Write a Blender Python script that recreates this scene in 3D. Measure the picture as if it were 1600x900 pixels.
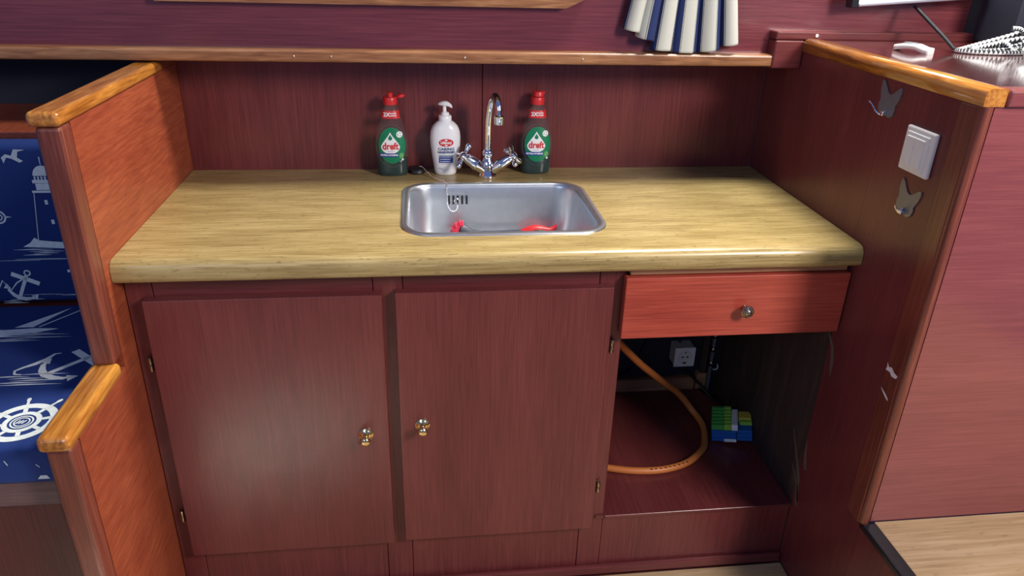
import bpy, bmesh, math, random
from mathutils import Vector, Matrix
from mathutils.geometry import tessellate_polygon
random.seed(7)
PI = math.pi
scn = bpy.context.scene
for o in list(bpy.data.objects): bpy.data.objects.remove(o)
C = scn.collection

# ------------------------------------------------------------------ camera, light, exposure
cam = bpy.data.cameras.new('camera'); cam.sensor_width = 36.0; cam.lens = 26.186; cam.clip_start = 0.02
co = bpy.data.objects.new('camera', cam); C.objects.link(co)
fwd = Vector((0.118824, 0.895937, -0.427993)); rgt = Vector((0.992576, -0.118444, 0.027626)); upv = rgt.cross(fwd)
m = Matrix((rgt, upv, -fwd)).transposed().to_4x4(); m.translation = Vector((0.462754, -1.110876, 1.184661))
co.matrix_world = m
scn.camera = co
w = bpy.data.worlds.new('world'); scn.world = w; w.use_nodes = True
w.node_tree.nodes['Background'].inputs[0].default_value = (0.30, 0.44, 1.0, 1)
w.node_tree.nodes['Background'].inputs[1].default_value = 0.21

def area(name, loc, target, sx, sy, power, col):
    l = bpy.data.lights.new(name, 'AREA'); l.shape = 'RECTANGLE'; l.size = sx; l.size_y = sy; l.energy = power; l.color = col
    o = bpy.data.objects.new(name, l); C.objects.link(o); o.location = loc
    o.rotation_euler = (Vector(target) - Vector(loc)).to_track_quat('-Z', 'Y').to_euler()
    return o
# deck hatch above the side cabinet: steep daylight onto worktop, partition and bench
area('hatch_daylight', (1.30, 0.20, 2.30), (0.45, 0.0, 0.7), 0.50, 0.44, 38, (1.0, 0.95, 0.86))
# daylight down the companionway on the right, behind the camera
area('companionway_daylight', (1.85, -1.40, 1.75), (0.7, 0.0, 0.5), 0.40, 0.50, 27, (1.0, 0.89, 0.82))
# cabin window on the side opposite the galley
area('cabin_window_daylight', (-0.35, -1.75, 1.65), (0.9, 0.1, 0.6), 0.9, 0.4, 3.2, (0.80, 0.90, 1.0))
# added narrow blue beam: its floor patch reflects as sheen on the left door
sb = area('floor_sheen_beam', (0.50, -0.70, 2.5), (0.08, -0.56, 0.0), 0.26, 0.40, 4.2, (0.42, 0.66, 1.0)); sb.data.spread = math.radians(8)
vs = scn.view_settings
vs.view_transform = 'Standard'; vs.look = 'None'; vs.gamma = 1; vs.use_curve_mapping = False; vs.exposure = 0.55

# ------------------------------------------------------------------ materials
def newmat(name):
    mt = bpy.data.materials.new(name); mt.use_nodes = True
    return mt, mt.node_tree, mt.node_tree.nodes['Principled BSDF']
def plain(name, col, rough=0.5, metal=0.0, alpha=1.0, spec=0.5, coat=0.0, var=0.0, vscale=40, bump=0.0):
    mt, nt, b = newmat(name)
    b.inputs['Base Color'].default_value = (*col, 1); b.inputs['Roughness'].default_value = rough
    b.inputs['Metallic'].default_value = metal; b.inputs['Alpha'].default_value = alpha
    b.inputs['Specular IOR Level'].default_value = spec; b.inputs['Coat Weight'].default_value = coat
    tc = nt.nodes.new('ShaderNodeTexCoord')
    n = nt.nodes.new('ShaderNodeTexNoise'); n.inputs['Scale'].default_value = vscale; n.inputs['Detail'].default_value = 5
    nt.links.new(tc.outputs['Object'], n.inputs['Vector'])
    mx = nt.nodes.new('ShaderNodeMix'); mx.data_type = 'RGBA'
    v = var if var else 0.04
    mx.inputs[6].default_value = tuple(c * (1 - v) for c in col) + (1,)
    mx.inputs[7].default_value = tuple(min(1, c * (1 + v)) for c in col) + (1,)
    nt.links.new(n.outputs['Fac'], mx.inputs[0]); nt.links.new(mx.outputs[2], b.inputs['Base Color'])
    if bump:
        bp = nt.nodes.new('ShaderNodeBump'); bp.inputs['Strength'].default_value = bump; bp.inputs['Distance'].default_value = 0.001
        nt.links.new(n.outputs['Fac'], bp.inputs['Height']); nt.links.new(bp.outputs[0], b.inputs['Normal'])
    return mt
def wood(name, dark, mid, light, axis, rough=0.33, fine=330, long=9, blotch=3.0, coat=0.0, bump=0.12, streak=0.0, spec=0.5):
    mt, nt, b = newmat(name)
    N, K = nt.nodes.new, nt.links.new
    tc = N('ShaderNodeTexCoord')
    def mapped(f, l):
        mp = N('ShaderNodeMapping'); s = [f, f, f]; s['xyz'.index(axis)] = l; mp.inputs['Scale'].default_value = s
        K(tc.outputs['Object'], mp.inputs['Vector']); return mp
    a = N('ShaderNodeTexNoise'); a.inputs['Scale'].default_value = 1; a.inputs['Detail'].default_value = 4; a.inputs['Distortion'].default_value = 0.6
    K(mapped(fine, long).outputs[0], a.inputs['Vector'])
    c = N('ShaderNodeTexNoise'); c.inputs['Scale'].default_value = 1; c.inputs['Detail'].default_value = 3
    K(mapped(blotch * 5, blotch).outputs[0], c.inputs['Vector'])
    ad = N('ShaderNodeMath'); ad.operation = 'MULTIPLY_ADD'; ad.inputs[1].default_value = 0.60
    sc_ = N('ShaderNodeMath'); sc_.operation = 'MULTIPLY'; sc_.inputs[1].default_value = 0.40
    K(c.outputs['Fac'], sc_.inputs[0]); K(a.outputs['Fac'], ad.inputs[0]); K(sc_.outputs[0], ad.inputs[2])
    r = N('ShaderNodeValToRGB'); e = r.color_ramp.elements
    e[0].position = 0.36; e[0].color = (*dark, 1); e[1].position = 0.64; e[1].color = (*light, 1)
    k = e.new(0.5); k.color = (*mid, 1)
    K(ad.outputs[0], r.inputs[0])
    out = r.outputs[0]
    if streak:
        s = N('ShaderNodeTexNoise'); s.inputs['Scale'].default_value = 1; s.inputs['Detail'].default_value = 2
        K(mapped(fine * 1.2, long * 6).outputs[0], s.inputs['Vector'])
        rr = N('ShaderNodeValToRGB'); rr.color_ramp.elements[0].position = 0.62; rr.color_ramp.elements[1].position = 0.70
        rr.color_ramp.elements[1].color = (streak, streak, streak, 1)
        K(s.outputs['Fac'], rr.inputs[0])
        mx = N('ShaderNodeMix'); mx.data_type = 'RGBA'; K(rr.outputs[0], mx.inputs[0]); K(out, mx.inputs[6])
        mx.inputs[7].default_value = (*[x * 0.45 for x in dark], 1); out = mx.outputs[2]
    K(out, b.inputs['Base Color'])
    b.inputs['Roughness'].default_value = rough; b.inputs['Coat Weight'].default_value = coat; b.inputs['Coat Roughness'].default_value = 0.12
    b.inputs['Specular IOR Level'].default_value = spec
    if bump:
        bp = N('ShaderNodeBump'); bp.inputs['Strength'].default_value = bump; bp.inputs['Distance'].default_value = 0.001
        K(a.outputs['Fac'], bp.inputs['Height']); K(bp.outputs[0], b.inputs['Normal'])
    return mt
MAH = ((0.112, 0.022, 0.024), (0.146, 0.030, 0.031), (0.182, 0.041, 0.040))
ORA = ((0.215, 0.042, 0.020), (0.28, 0.060, 0.026), (0.355, 0.086, 0.036))
TEAK = ((0.26, 0.085, 0.012), (0.46, 0.175, 0.028), (0.62, 0.29, 0.05))
mahX = wood('mahogany_grain_x', *MAH, 'x', rough=0.30); mahZ = wood('mahogany_grain_z', *MAH, 'z', rough=0.30); mahY = wood('mahogany_grain_y', *MAH, 'y', rough=0.30)
drawX = wood('drawer_mahogany', (0.27, 0.040, 0.028), (0.38, 0.060, 0.040), (0.46, 0.085, 0.055), 'x', rough=0.28)
pinkX = wood('mahogany_waxed', (0.20, 0.048, 0.050), (0.235, 0.060, 0.060), (0.275, 0.075, 0.072), 'x', rough=0.30, coat=0.5, bump=0.12)
oraD = wood('varnished_mahogany', *ORA, 'y', rough=0.34, fine=200, long=18)
glossX = wood('gloss_shelf_mahogany', (0.075, 0.014, 0.014), (0.10, 0.020, 0.018), (0.13, 0.028, 0.025), 'y', rough=0.10, coat=1.0, bump=0.02)
wallU = wood('cabin_side_mahogany', (0.125, 0.027, 0.036), (0.16, 0.036, 0.046), (0.20, 0.050, 0.058), 'x', rough=0.24, coat=0.5, bump=0.22)
teakY = wood('varnished_teak_y', *TEAK, 'y', rough=0.18, fine=170, long=14, coat=0.6)
teakX = wood('varnished_teak_x', (0.17, 0.065, 0.025), (0.28, 0.125, 0.055), (0.40, 0.20, 0.09), 'x', rough=0.3, fine=170, long=14)
edgeZ = wood('edge_mahogany', (0.11, 0.026, 0.016), (0.17, 0.042, 0.026), (0.25, 0.070, 0.042), 'z', rough=0.34, coat=0.15)
oak = wood('oak_laminate', (0.25, 0.178, 0.066), (0.36, 0.268, 0.106), (0.47, 0.365, 0.162), 'x', rough=0.26, fine=300, long=11, blotch=7, bump=0.05, streak=0.55)
lam = wood('floor_laminate', (0.34, 0.22, 0.11), (0.46, 0.32, 0.17), (0.56, 0.41, 0.24), 'x', rough=0.42, fine=150, long=6, bump=0.04, streak=0.3)
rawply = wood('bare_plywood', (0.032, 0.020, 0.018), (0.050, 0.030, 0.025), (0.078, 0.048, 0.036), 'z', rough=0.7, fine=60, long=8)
pine = wood('pine_cleat', (0.30, 0.14, 0.06), (0.42, 0.21, 0.10), (0.52, 0.29, 0.15), 'x', rough=0.6, fine=120, long=8)
darkint = plain('dark_shaded_hull_paint', (0.014, 0.018, 0.034), 0.7, var=0.2)  # dark paint, deepened: the upright post's shadow is put into the colour
boxgrey = wood('varnished_dark_rail', (0.10, 0.055, 0.06), (0.14, 0.08, 0.085), (0.19, 0.11, 0.115), 'x', rough=0.2, coat=0.4)
darkred = wood('dark_mahogany', (0.06, 0.014, 0.014), (0.085, 0.02, 0.02), (0.12, 0.032, 0.03), 'z', rough=0.35)
steel = plain('brushed_steel', (0.62, 0.66, 0.70), 0.31, 0.95, var=0.12, vscale=55)
chrome = plain('chrome', (0.86, 0.87, 0.88), 0.05, 1.0)
satin = plain('satin_steel', (0.22, 0.225, 0.25), 0.35, 0.55, var=0.1, vscale=90)
brass = plain('brass', (0.83, 0.66, 0.34), 0.16, 1.0)
pewter = plain('antique_brass', (0.36, 0.31, 0.24), 0.25, 1.0)
white = plain('white_plastic', (0.82, 0.83, 0.80), 0.32)
offwhite = plain('white_socket', (0.75, 0.75, 0.72), 0.4)
soapw = plain('soap_bottle_white', (0.86, 0.88, 0.90), 0.25)
black = plain('black_rubber', (0.012, 0.012, 0.014), 0.45)
blackg = plain('black_gloss_trim', (0.012, 0.014, 0.018), 0.25)
pet = plain('clear_plastic', (0.16, 0.19, 0.19), 0.05, alpha=0.16, spec=0.8)
liquid = plain('green_liquid', (0.002, 0.030, 0.026), 0.08)
redcap = plain('red_plastic', (0.62, 0.025, 0.03), 0.35)
green = plain('label_green', (0.0, 0.20, 0.085), 0.4)
lightgreen = plain('label_light_green', (0.10, 0.42, 0.12), 0.4)
labelwhite = plain('label_white', (0.85, 0.88, 0.88), 0.4)
labelred = plain('label_red', (0.62, 0.02, 0.025), 0.4)
labelblue = plain('label_blue', (0.012, 0.045, 0.30), 0.4)
labelgrey = plain('label_grey_blue', (0.20, 0.24, 0.36), 0.4)
textnavy = plain('text_navy', (0.01, 0.05, 0.16), 0.4)
navy = plain('navy_fabric', (0.006, 0.030, 0.165), 0.85, var=0.15, vscale=400, bump=0.3)
printw = plain('fabric_print_white', (0.74, 0.80, 0.76), 0.85, var=0.2, vscale=150)
hosem = plain('orange_rubber_hose', (0.62, 0.20, 0.05), 0.45)
bluesp = plain('blue_sponge', (0.01, 0.12, 0.45), 0.8, var=0.2, vscale=200)
greensp = plain('green_sponge', (0.06, 0.38, 0.06), 0.8, var=0.2, vscale=200)
limesp = plain('lime_sponge', (0.26, 0.55, 0.06), 0.8, var=0.2, vscale=200)
yellowsp = plain('yellow_sponge', (0.58, 0.50, 0.06), 0.8, var=0.2, vscale=200)
film = plain('plastic_film', (0.75, 0.85, 0.9), 0.08, alpha=0.14, spec=0.9)
bagm = plain('cloudy_plastic', (0.62, 0.74, 0.74), 0.15, alpha=0.55)
brushred = plain('brush_bristles', (0.75, 0.03, 0.08), 0.5)
brushgrey = plain('brush_grey', (0.045, 0.055, 0.075), 0.45)
silver = plain('aluminium', (0.7, 0.72, 0.74), 0.3, 1.0)
panew = plain('white_panel', (0.85, 0.90, 0.88), 0.3)
greypl = plain('grey_pad', (0.13, 0.15, 0.18), 0.5)
chip = plain('chipped_paint', (0.80, 0.76, 0.72), 0.8)
scuff = plain('scuffed_wood', (0.13, 0.095, 0.07), 0.8, var=0.4, vscale=120)
glassm = plain('window_glass', (0.30, 0.36, 0.42), 0.04, alpha=0.5, spec=0.8)

def stripes():
    mt, nt, b = newmat('striped_curtain'); N, K = nt.nodes.new, nt.links.new
    uv = N('ShaderNodeUVMap'); sx = N('ShaderNodeSeparateXYZ'); K(uv.outputs[0], sx.inputs[0])
    fr = N('ShaderNodeMath'); fr.operation = 'FRACT'; K(sx.outputs[0], fr.inputs[0])
    r = N('ShaderNodeValToRGB'); r.color_ramp.interpolation = 'CONSTANT'; e = r.color_ramp.elements
    cr = (0.52, 0.54, 0.48, 1); nv = (0.004, 0.008, 0.03, 1); bl = (0.008, 0.022, 0.105, 1)
    e[0].position = 0; e[0].color = cr; e[1].position = 0.45; e[1].color = nv
    for p_, c_ in ((0.47, cr), (0.50, nv), (0.52, bl), (0.85, nv), (0.87, cr), (0.90, nv), (0.92, cr)):
        k = e.new(p_); k.color = c_
    K(fr.outputs[0], r.inputs[0]); K(r.outputs[0], b.inputs['Base Color']); b.inputs['Roughness'].default_value = 0.9
    return mt
def braid():
    mt, nt, b = newmat('braided_cord'); N, K = nt.nodes.new, nt.links.new
    uv = N('ShaderNodeUVMap'); mp = N('ShaderNodeMapping'); mp.inputs['Rotation'].default_value = (0, 0, PI / 4); K(uv.outputs[0], mp.inputs['Vector'])
    ck = N('ShaderNodeTexChecker'); ck.inputs['Color1'].default_value = (0.75, 0.78, 0.78, 1); ck.inputs['Color2'].default_value = (0.012, 0.014, 0.02, 1)
    ck.inputs['Scale'].default_value = 0.7071; K(mp.outputs[0], ck.inputs['Vector']); K(ck.outputs[0], b.inputs['Base Color']); b.inputs['Roughness'].default_value = 0.7
    return mt
curtm = stripes(); braidm = braid()

# ------------------------------------------------------------------ mesh builder
class B:
    def __init__(s): s.bm = bmesh.new(); s.uv = s.bm.loops.layers.uv.new('UVMap')
    def box(s, x0, x1, y0, y1, z0, z1, bev=0.0, seg=2, M=None):
        t = bmesh.new(); bmesh.ops.create_cube(t, size=1)
        for v in t.verts: v.co = Vector(((x0 + x1) / 2 + v.co.x * (x1 - x0), (y0 + y1) / 2 + v.co.y * (y1 - y0), (z0 + z1) / 2 + v.co.z * (z1 - z0)))
        if bev: bmesh.ops.bevel(t, geom=t.edges[:], offset=bev, segments=seg, profile=0.5, affect='EDGES')
        return s.take(t, M)
    def take(s, t, M=None):
        vm = {}
        for v in t.verts:
            vm[v] = s.bm.verts.new(M @ v.co if M else v.co)
        for f in t.faces:
            try: s.bm.faces.new([vm[v] for v in f.verts])
            except ValueError: pass
        t.free(); return s
    def loft(s, rings, cap0=True, cap1=True, closed=False, uvs=None):
        R_ = [[s.bm.verts.new(p) for p in r] for r in rings]
        n = len(R_[0]); k = len(R_)
        for i in range(k if closed else k - 1):
            a, b_ = R_[i], R_[(i + 1) % k]
            for j in range(n):
                f = s.bm.faces.new((a[j], a[(j + 1) % n], b_[(j + 1) % n], b_[j])); f.smooth = True
                if uvs:
                    for lp, (uu, vv) in zip(f.loops, ((i, j), (i, j + 1), (i + 1, j + 1), (i + 1, j))): lp[s.uv].uv = (uu * uvs[0], vv * uvs[1])
        if not closed:
            if cap0: s.bm.faces.new(R_[0][::-1])
            if cap1: s.bm.faces.new(R_[-1])
        return s
    def lathe(s, prof, c, axis=(0, 0, 1), n=20):
        q = Vector((0, 0, 1)).rotation_difference(Vector(axis).normalized()); c = Vector(c)
        return s.loft([[c + q @ Vector((r * math.cos(2 * PI * j / n), r * math.sin(2 * PI * j / n), h)) for j in range(n)] for r, h in prof])
    def tube(s, pts, r, n=10, sub=6, rad=None, uvper=None):
        P = [Vector(p) for p in pts]; S = []
        if len(P) > 2 and sub > 1:
            for i in range(len(P) - 1):
                p0, p1, p2, p3 = P[max(i - 1, 0)], P[i], P[i + 1], P[min(i + 2, len(P) - 1)]
                for k in range(sub):
                    t = k / sub
                    S.append(0.5 * (2 * p1 + (p2 - p0) * t + (2 * p0 - 5 * p1 + 4 * p2 - p3) * t * t + (3 * p1 - p0 - 3 * p2 + p3) * t ** 3))
            S.append(P[-1])
        else: S = P
        nrm = None; rings = []
        for i, p in enumerate(S):
            d = (S[min(i + 1, len(S) - 1)] - S[max(i - 1, 0)]).normalized()
            if nrm is None: nrm = d.orthogonal().normalized()
            nrm = (nrm - d * nrm.dot(d)).normalized(); bi = d.cross(nrm)
            rr = r if rad is None else rad[0] + (rad[1] - rad[0]) * i / (len(S) - 1)
            rings.append([p + nrm * rr * math.cos(2 * PI * j / n) + bi * rr * math.sin(2 * PI * j / n) for j in range(n)])
        L_ = sum((S[i + 1] - S[i]).length for i in range(len(S) - 1)) / (len(S) - 1)
        return s.loft(rings, uvs=(L_ / uvper, 4.0 / n) if uvper else None)
    def ball(s, c, r, u=10, v=6):
        t = bmesh.new(); bmesh.ops.create_uvsphere(t, u_segments=u, v_segments=v, radius=r); 
        s.take(t, Matrix.Translation(c)); return s
    def plate(s, outer, holes, z0, z1, f=None):
        """prism of a polygon with holes; f maps (u,v,h) to a point"""
        f = f or (lambda u, v, h: Vector((u, v, h)))
        loops = [outer] + list(holes); flat = [p for l in loops for p in l]
        tri = tessellate_polygon([[Vector((p[0], p[1], 0)) for p in l] for l in loops])
        T = [s.bm.verts.new(f(p[0], p[1], z1)) for p in flat]; U = [s.bm.verts.new(f(p[0], p[1], z0)) for p in flat]
        for a, b_, c in tri:
            for V in (T, U):
                try: s.bm.faces.new((V[a], V[b_], V[c]))
                except ValueError: pass
        k = 0
        for l in loops:
            n = len(l)
            for i in range(n): s.bm.faces.new((T[k + i], T[k + (i + 1) % n], U[k + (i + 1) % n], U[k + i]))
            k += n
        return s
    def flat(s, poly, f):
        tri = tessellate_polygon([[Vector((p[0], p[1], 0)) for p in poly]])
        V = [s.bm.verts.new(f(*p)) for p in poly]
        for t in tri:
            try: s.bm.faces.new([V[i] for i in t])
            except ValueError: pass
        return s
    def grid(s, us, vs_, f):
        V = [[s.bm.verts.new(f(u, v)) for v in vs_] for u in us]
        for i in range(len(us) - 1):
            for j in range(len(vs_) - 1): s.bm.faces.new((V[i][j], V[i + 1][j], V[i + 1][j + 1], V[i][j + 1])).smooth = True
        return s
    def text(s, body, size, cx, cy, f, bold=0.0, sx=1.0):
        cu = bpy.data.curves.new('t', 'FONT'); cu.body = body; cu.size = size; cu.align_x = 'CENTER'; cu.align_y = 'CENTER'; cu.offset = bold; cu.resolution_u = 3
        o = bpy.data.objects.new('t', cu); C.objects.link(o)
        dg = bpy.context.evaluated_depsgraph_get(); me = o.evaluated_get(dg).to_mesh()
        V = [s.bm.verts.new(f(cx + v.co.x * sx, cy + v.co.y)) for v in me.vertices]
        for p in me.polygons:
            try: s.bm.faces.new([V[i] for i in p.vertices])
            except ValueError: pass
        o.evaluated_get(dg).to_mesh_clear(); bpy.data.objects.remove(o); bpy.data.curves.remove(cu)
        return s

def origin_of(p):
    return Vector(p['_o']) if p and '_o' in p else Vector((0, 0, 0))
def obj(name, b, mat, parent=None, org=None, smooth=False, fix=True):
    if fix: bmesh.ops.recalc_face_normals(b.bm, faces=b.bm.faces)
    o_ = origin_of(parent) if parent else Vector(org or (0, 0, 0))
    for v in b.bm.verts: v.co -= o_
    if smooth:
        for f in b.bm.faces: f.smooth = True
    me = bpy.data.meshes.new(name); b.bm.to_mesh(me); b.bm.free(); me.materials.append(mat)
    o = bpy.data.objects.new(name, me); C.objects.link(o)
    o['_o'] = list(o_)
    if parent: o.parent = parent
    else: o.location = o_
    if smooth:
        try:
            md = o.modifiers.new('n', 'EDGE_SPLIT'); md.split_angle = math.radians(42)
        except Exception: pass
    return o
def tag(o, label, cat, group=None):
    o['label'] = label; o['category'] = cat
    if group: o['group'] = group
    return o
def thing(name, label, cat, loc, group=None):
    o = bpy.data.objects.new(name, None); C.objects.link(o); o.location = loc; o['_o'] = list(loc); o.empty_display_size = 0.02
    return tag(o, label, cat, group)
def struct(name, b, mat, parent=None, label=None):
    o = obj(name, b, mat, parent); 
    if not parent: o['kind'] = 'structure'
    if label: o['label'] = label
    return o
def bx(*a, **k): return B().box(*a, **k)

# ------------------------------------------------------------------ the setting
H = 0.73
fl = struct('floor', bx(-1.3, 1.95, -2.6, 0.46, -0.05, -0.012), darkred, None, 'light oak laminate floor in front of the sink cabinet')
y = -0.012; row = 0
while y > -2.5:
    xs = [-1.3, -0.35 + 0.4 * (row % 3), 1.199]
    for i in range(2):
        obj('plank', bx(xs[i] + 0.0006, xs[i + 1] - 0.0006, y - 0.189, y - 0.001, -0.012, 0.0, 0.0008, 1), lam, fl)
    y -= 0.19; row += 1
wb = struct('wall_back', bx(-0.002, 1.216, 0.452, 0.47, 0.0, 0.985), darkint, None, 'mahogany splashback wall behind the worktop')
obj('panel', bx(0.0, 0.5945, 0.444, 0.452, 0.70, 0.985, 0.001, 1), mahZ, wb)
obj('panel', bx(0.5955, 1.2, 0.4435, 0.452, 0.70, 0.985, 0.001, 1), mahZ, wb)
struct('wall_upper', bx(-1.3, 1.545, 0.33, 0.35, 0.985, 1.9), wallU, None, 'dark red cabin side above the wooden ledge')
struct('ceiling', bx(-1.3, 1.205, 0.331, 0.50, 0.972, 0.984), darkint, None, 'dark underside of the side deck over the splashback')
t1 = struct('trim_1', bx(-1.3, 1.146, 0.302, 0.345, 0.9685, 0.990, 0.004, 3), teakX, None, 'long brown wooden ledge strip above the splashback')
for px_, pz in ((0.245, 0.979), (0.31, 0.979), (0.55, 0.979), (0.77, 0.979)):
    obj('screw', B().lathe([(0.0016, 0), (0.0016, 0.0012), (0.0006, 0.0014)], (px_, 0.3022, pz), (0, -1, 0), 8), silver, t1)
struct('trim_2', bx(1.141, 1.199, 0.298, 0.345, 0.966, 1.0175, 0.002, 1), mahX, None, 'dark red end block where the ledge meets the side cabinet')
t3 = struct('trim_3', bx(1.141, 1.56, 0.30, 0.345, 1.0185, 1.0345, 0.003, 2), mahX, None, 'red upstand strip behind the cabinet top')
obj('screw_cup', B().lathe([(0.0032, 0), (0.0032, 0.001), (0.0014, 0.001), (0.0014, 0.0003)], (1.222, 0.3, 1.027), (0, -1, 0), 12), white, t3)
struct('trim_4', bx(1.546, 1.606, 0.20, 0.345, 1.0215, 1.6, 0.004, 2), darkint, None, 'upright frame post beside the bulkhead, shadow put into its dark colour')  # stands in a shadowy gap; that shade is painted into its colour
struct('wall_right', bx(1.607, 1.95, 0.16, 0.345, 1.0215, 1.6, 0.003, 1), pinkX, None, 'red bulkhead panel at the right edge')
# window on the cabin side, its lower frame just in view
w1 = struct('window_1', B().plate([(0.02, 1.0665), (0.735, 1.0665), (0.775, 1.085), (0.775, 1.46), (0.02, 1.46)],
     [[(0.07, 1.105), (0.73, 1.105), (0.73, 1.42), (0.07, 1.42)]], 0.0, 0.020, lambda u, v, h: Vector((u, 0.33 - h, v))), teakX, None, 'wooden frame of the cabin window at the top')
obj('pane', bx(0.07, 0.73, 0.318, 0.322, 1.105, 1.42), glassm, w1)

# ------------------------------------------------------------------ partition between bench and galley (left)
pt = thing('partition', 'orange varnished mahogany partition with armrest left of the worktop', 'partition', (-0.015, 0, 0))
obj('panel', bx(-0.030, 0.0, -0.053, 0.4515, 0.0, 0.944), oraD, pt)
obj('panel', bx(-0.030, 0.0, 0.346, 0.4515, 0.9445, 0.9715), oraD, pt)
obj('panel', bx(-0.030, 0.0, -0.232, -0.054, 0.0, 0.562), oraD, pt)
obj('edge_batten', bx(-0.031, 0.0015, -0.089, -0.0535, 0.584, 0.944, 0.006, 3), edgeZ, pt)
obj('edge_batten', bx(-0.031, 0.0015, -0.264, -0.2325, 0.0, 0.562, 0.006, 3), edgeZ, pt)
obj('capping_rail', bx(-0.036, 0.005, -0.096, 0.345, 0.9445, 0.9645, 0.007, 4), teakY, pt)
obj('armrest', bx(-0.036, 0.006, -0.272, -0.078, 0.5625, 0.586, 0.008, 4), teakY, pt)

# ------------------------------------------------------------------ bench (far left)
bn = thing('bench', 'dark red built-in bench base under the navy cushions', 'bench', (-0.6, 0.0, 0.0))
obj('front_rail', bx(-1.25, -0.040, -0.228, -0.20, 0.444, 0.487, 0.003, 2), boxgrey, bn)
obj('front_board', bx(-1.25, -0.104, -0.212, -0.196, 0.0, 0.443), darkred, bn)
obj('front_board', bx(-0.1025, -0.032, -0.214, -0.196, 0.0, 0.443), darkred, bn)
obj('seat_board', bx(-1.25, -0.032, -0.195, 0.27, 0.465, 0.486), darkred, bn)
obj('back_board', bx(-1.25, -0.032, 0.251, 0.268, 0.487, 0.842), mahX, bn)
obj('shelf', bx(-1.25, -0.0375, 0.247, 0.478, 0.843, 0.858, 0.003, 2), oraD, bn)
obj('hull_lining', bx(-1.25, -0.032, 0.479, 0.495, 0.3, 0.97), darkint, bn)

def cushion(name, x0, x1, y0, y1, z0, z1, bev):
    b = B(); b.box(x0, x1, y0, y1, z0, z1, bev, 5); return b
sc_ = tag(obj('seat_cushion', cushion('s', -1.2, -0.034, -0.236, 0.199, 0.4875, 0.551, 0.010), navy, None, (-0.6, -0.02, 0.4875), smooth=True), 'navy seat cushion with white ship wheel print on the bench', 'cushion')
bc_ = tag(obj('back_cushion', cushion('b', -1.2, -0.034, 0.20, 0.246, 0.5525, 0.848, 0.013), navy, None, (-0.6, 0.225, 0.5525), smooth=True), 'upright navy back cushion with white lighthouse print', 'cushion')
FB = lambda u, v: Vector((u, 0.1994, v))
FS = lambda u, v: Vector((u, v, 0.5516))
def strip_poly(pts, wd):
    L, R_ = [], []
    for i, p in enumerate(pts):
        a = Vector(pts[max(i - 1, 0)]); c = Vector(pts[min(i + 1, len(pts) - 1)]); d = (c - a).normalized(); n = Vector((-d.y, d.x))
        k = wd if not isinstance(wd, (list, tuple)) else wd[i]
        L.append(tuple(Vector(p) + n * k / 2)); R_.append(tuple(Vector(p) - n * k / 2))
    return L + R_[::-1]
def ring_strips(b, f, c, r, wd, n=32, ax=1.0):
    for i in range(n):
        a0, a1 = 2 * PI * i / n, 2 * PI * (i + 1) / n
        b.flat([(c[0] + (r - wd / 2) * math.cos(a0), c[1] + ax * (r - wd / 2) * math.sin(a0)), (c[0] + (r + wd / 2) * math.cos(a0), c[1] + ax * (r + wd / 2) * math.sin(a0)),
                (c[0] + (r + wd / 2) * math.cos(a1), c[1] + ax * (r + wd / 2) * math.sin(a1)), (c[0] + (r - wd / 2) * math.cos(a1), c[1] + ax * (r - wd / 2) * math.sin(a1))], f)
def disc(c, r, n=16, ax=1.0): return [(c[0] + r * math.cos(2 * PI * i / n), c[1] + ax * r * math.sin(2 * PI * i / n)) for i in range(n)]
def anchor(b, f, o, ang, s):
    M = Matrix.Rotation(ang, 2)
    T = lambda pts: [tuple(Vector(o) + M @ (Vector(p) * s)) for p in pts]
    b.flat(strip_poly(T([(0, 0), (0, 1)]), 0.12 * s), f)
    b.flat(strip_poly(T([(-0.5, 0.82), (0.5, 0.82)]), 0.17 * s), f)
    b.flat(strip_poly(T([(-0.5, 0.32), (-0.42, 0.12), (-0.22, 0.0), (0, -0.05), (0.22, 0.0), (0.42, 0.12), (0.5, 0.32)]), [0.02 * s, .1 * s, .14 * s, .16 * s, .14 * s, .1 * s, .02 * s]), f)
    b.flat(T([(-0.56, 0.36), (-0.60, 0.12), (-0.36, 0.22)]), f); b.flat(T([(0.56, 0.36), (0.60, 0.12), (0.36, 0.22)]), f)
    ring_strips(b, f, T([(0, 1.08)])[0], 0.10 * s, 0.05 * s, 14)
def waves(b, f, cx, cy, wd, n, hgt=0.002):
    for i in range(n):
        x0 = cx - wd / 2 + random.random() * wd * 0.4; l = wd * (0.3 + 0.4 * random.random()); yy = cy + (i - n / 2) * hgt * 1.7
        b.flat(strip_poly([(x0, yy), (x0 + l * .5, yy + hgt * .3), (x0 + l, yy)], [0.0003, hgt, 0.0003]), f)
# back cushion print
b = B()
lx, tilt = -0.174, 0.10          # lighthouse, slightly leaning with the cloth
K_ = lambda x, z: (x + (z - 0.77) * 0.02, z)
b.flat([K_(-0.1745, .812), K_(-0.1735, .812), K_(-0.173, .826), K_(-0.175, .826)], FB)
b.flat([K_(-0.190, .793)] + [K_(-0.174 + 0.016 * math.cos(a), .793 + 0.018 * math.sin(a)) for a in [PI - i * PI / 10 for i in range(11)]], FB)
for k in range(6): b.flat([K_(-0.189 + k * 0.0054, .786), K_(-0.1862 + k * 0.0054, .786), K_(-0.1862 + k * 0.0054, .792), K_(-0.189 + k * 0.0054, .792)], FB)
b.flat([K_(-0.193, .780), K_(-0.155, .780), K_(-0.155, .786), K_(-0.193, .786)], FB)
b.flat([K_(-0.189, .768), K_(-0.158, .768), K_(-0.158, .7795), K_(-0.189, .7795)], FB)
b.flat([K_(-0.197, .763), K_(-0.150, .763), K_(-0.150, .767), K_(-0.197, .767)], FB)
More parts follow.
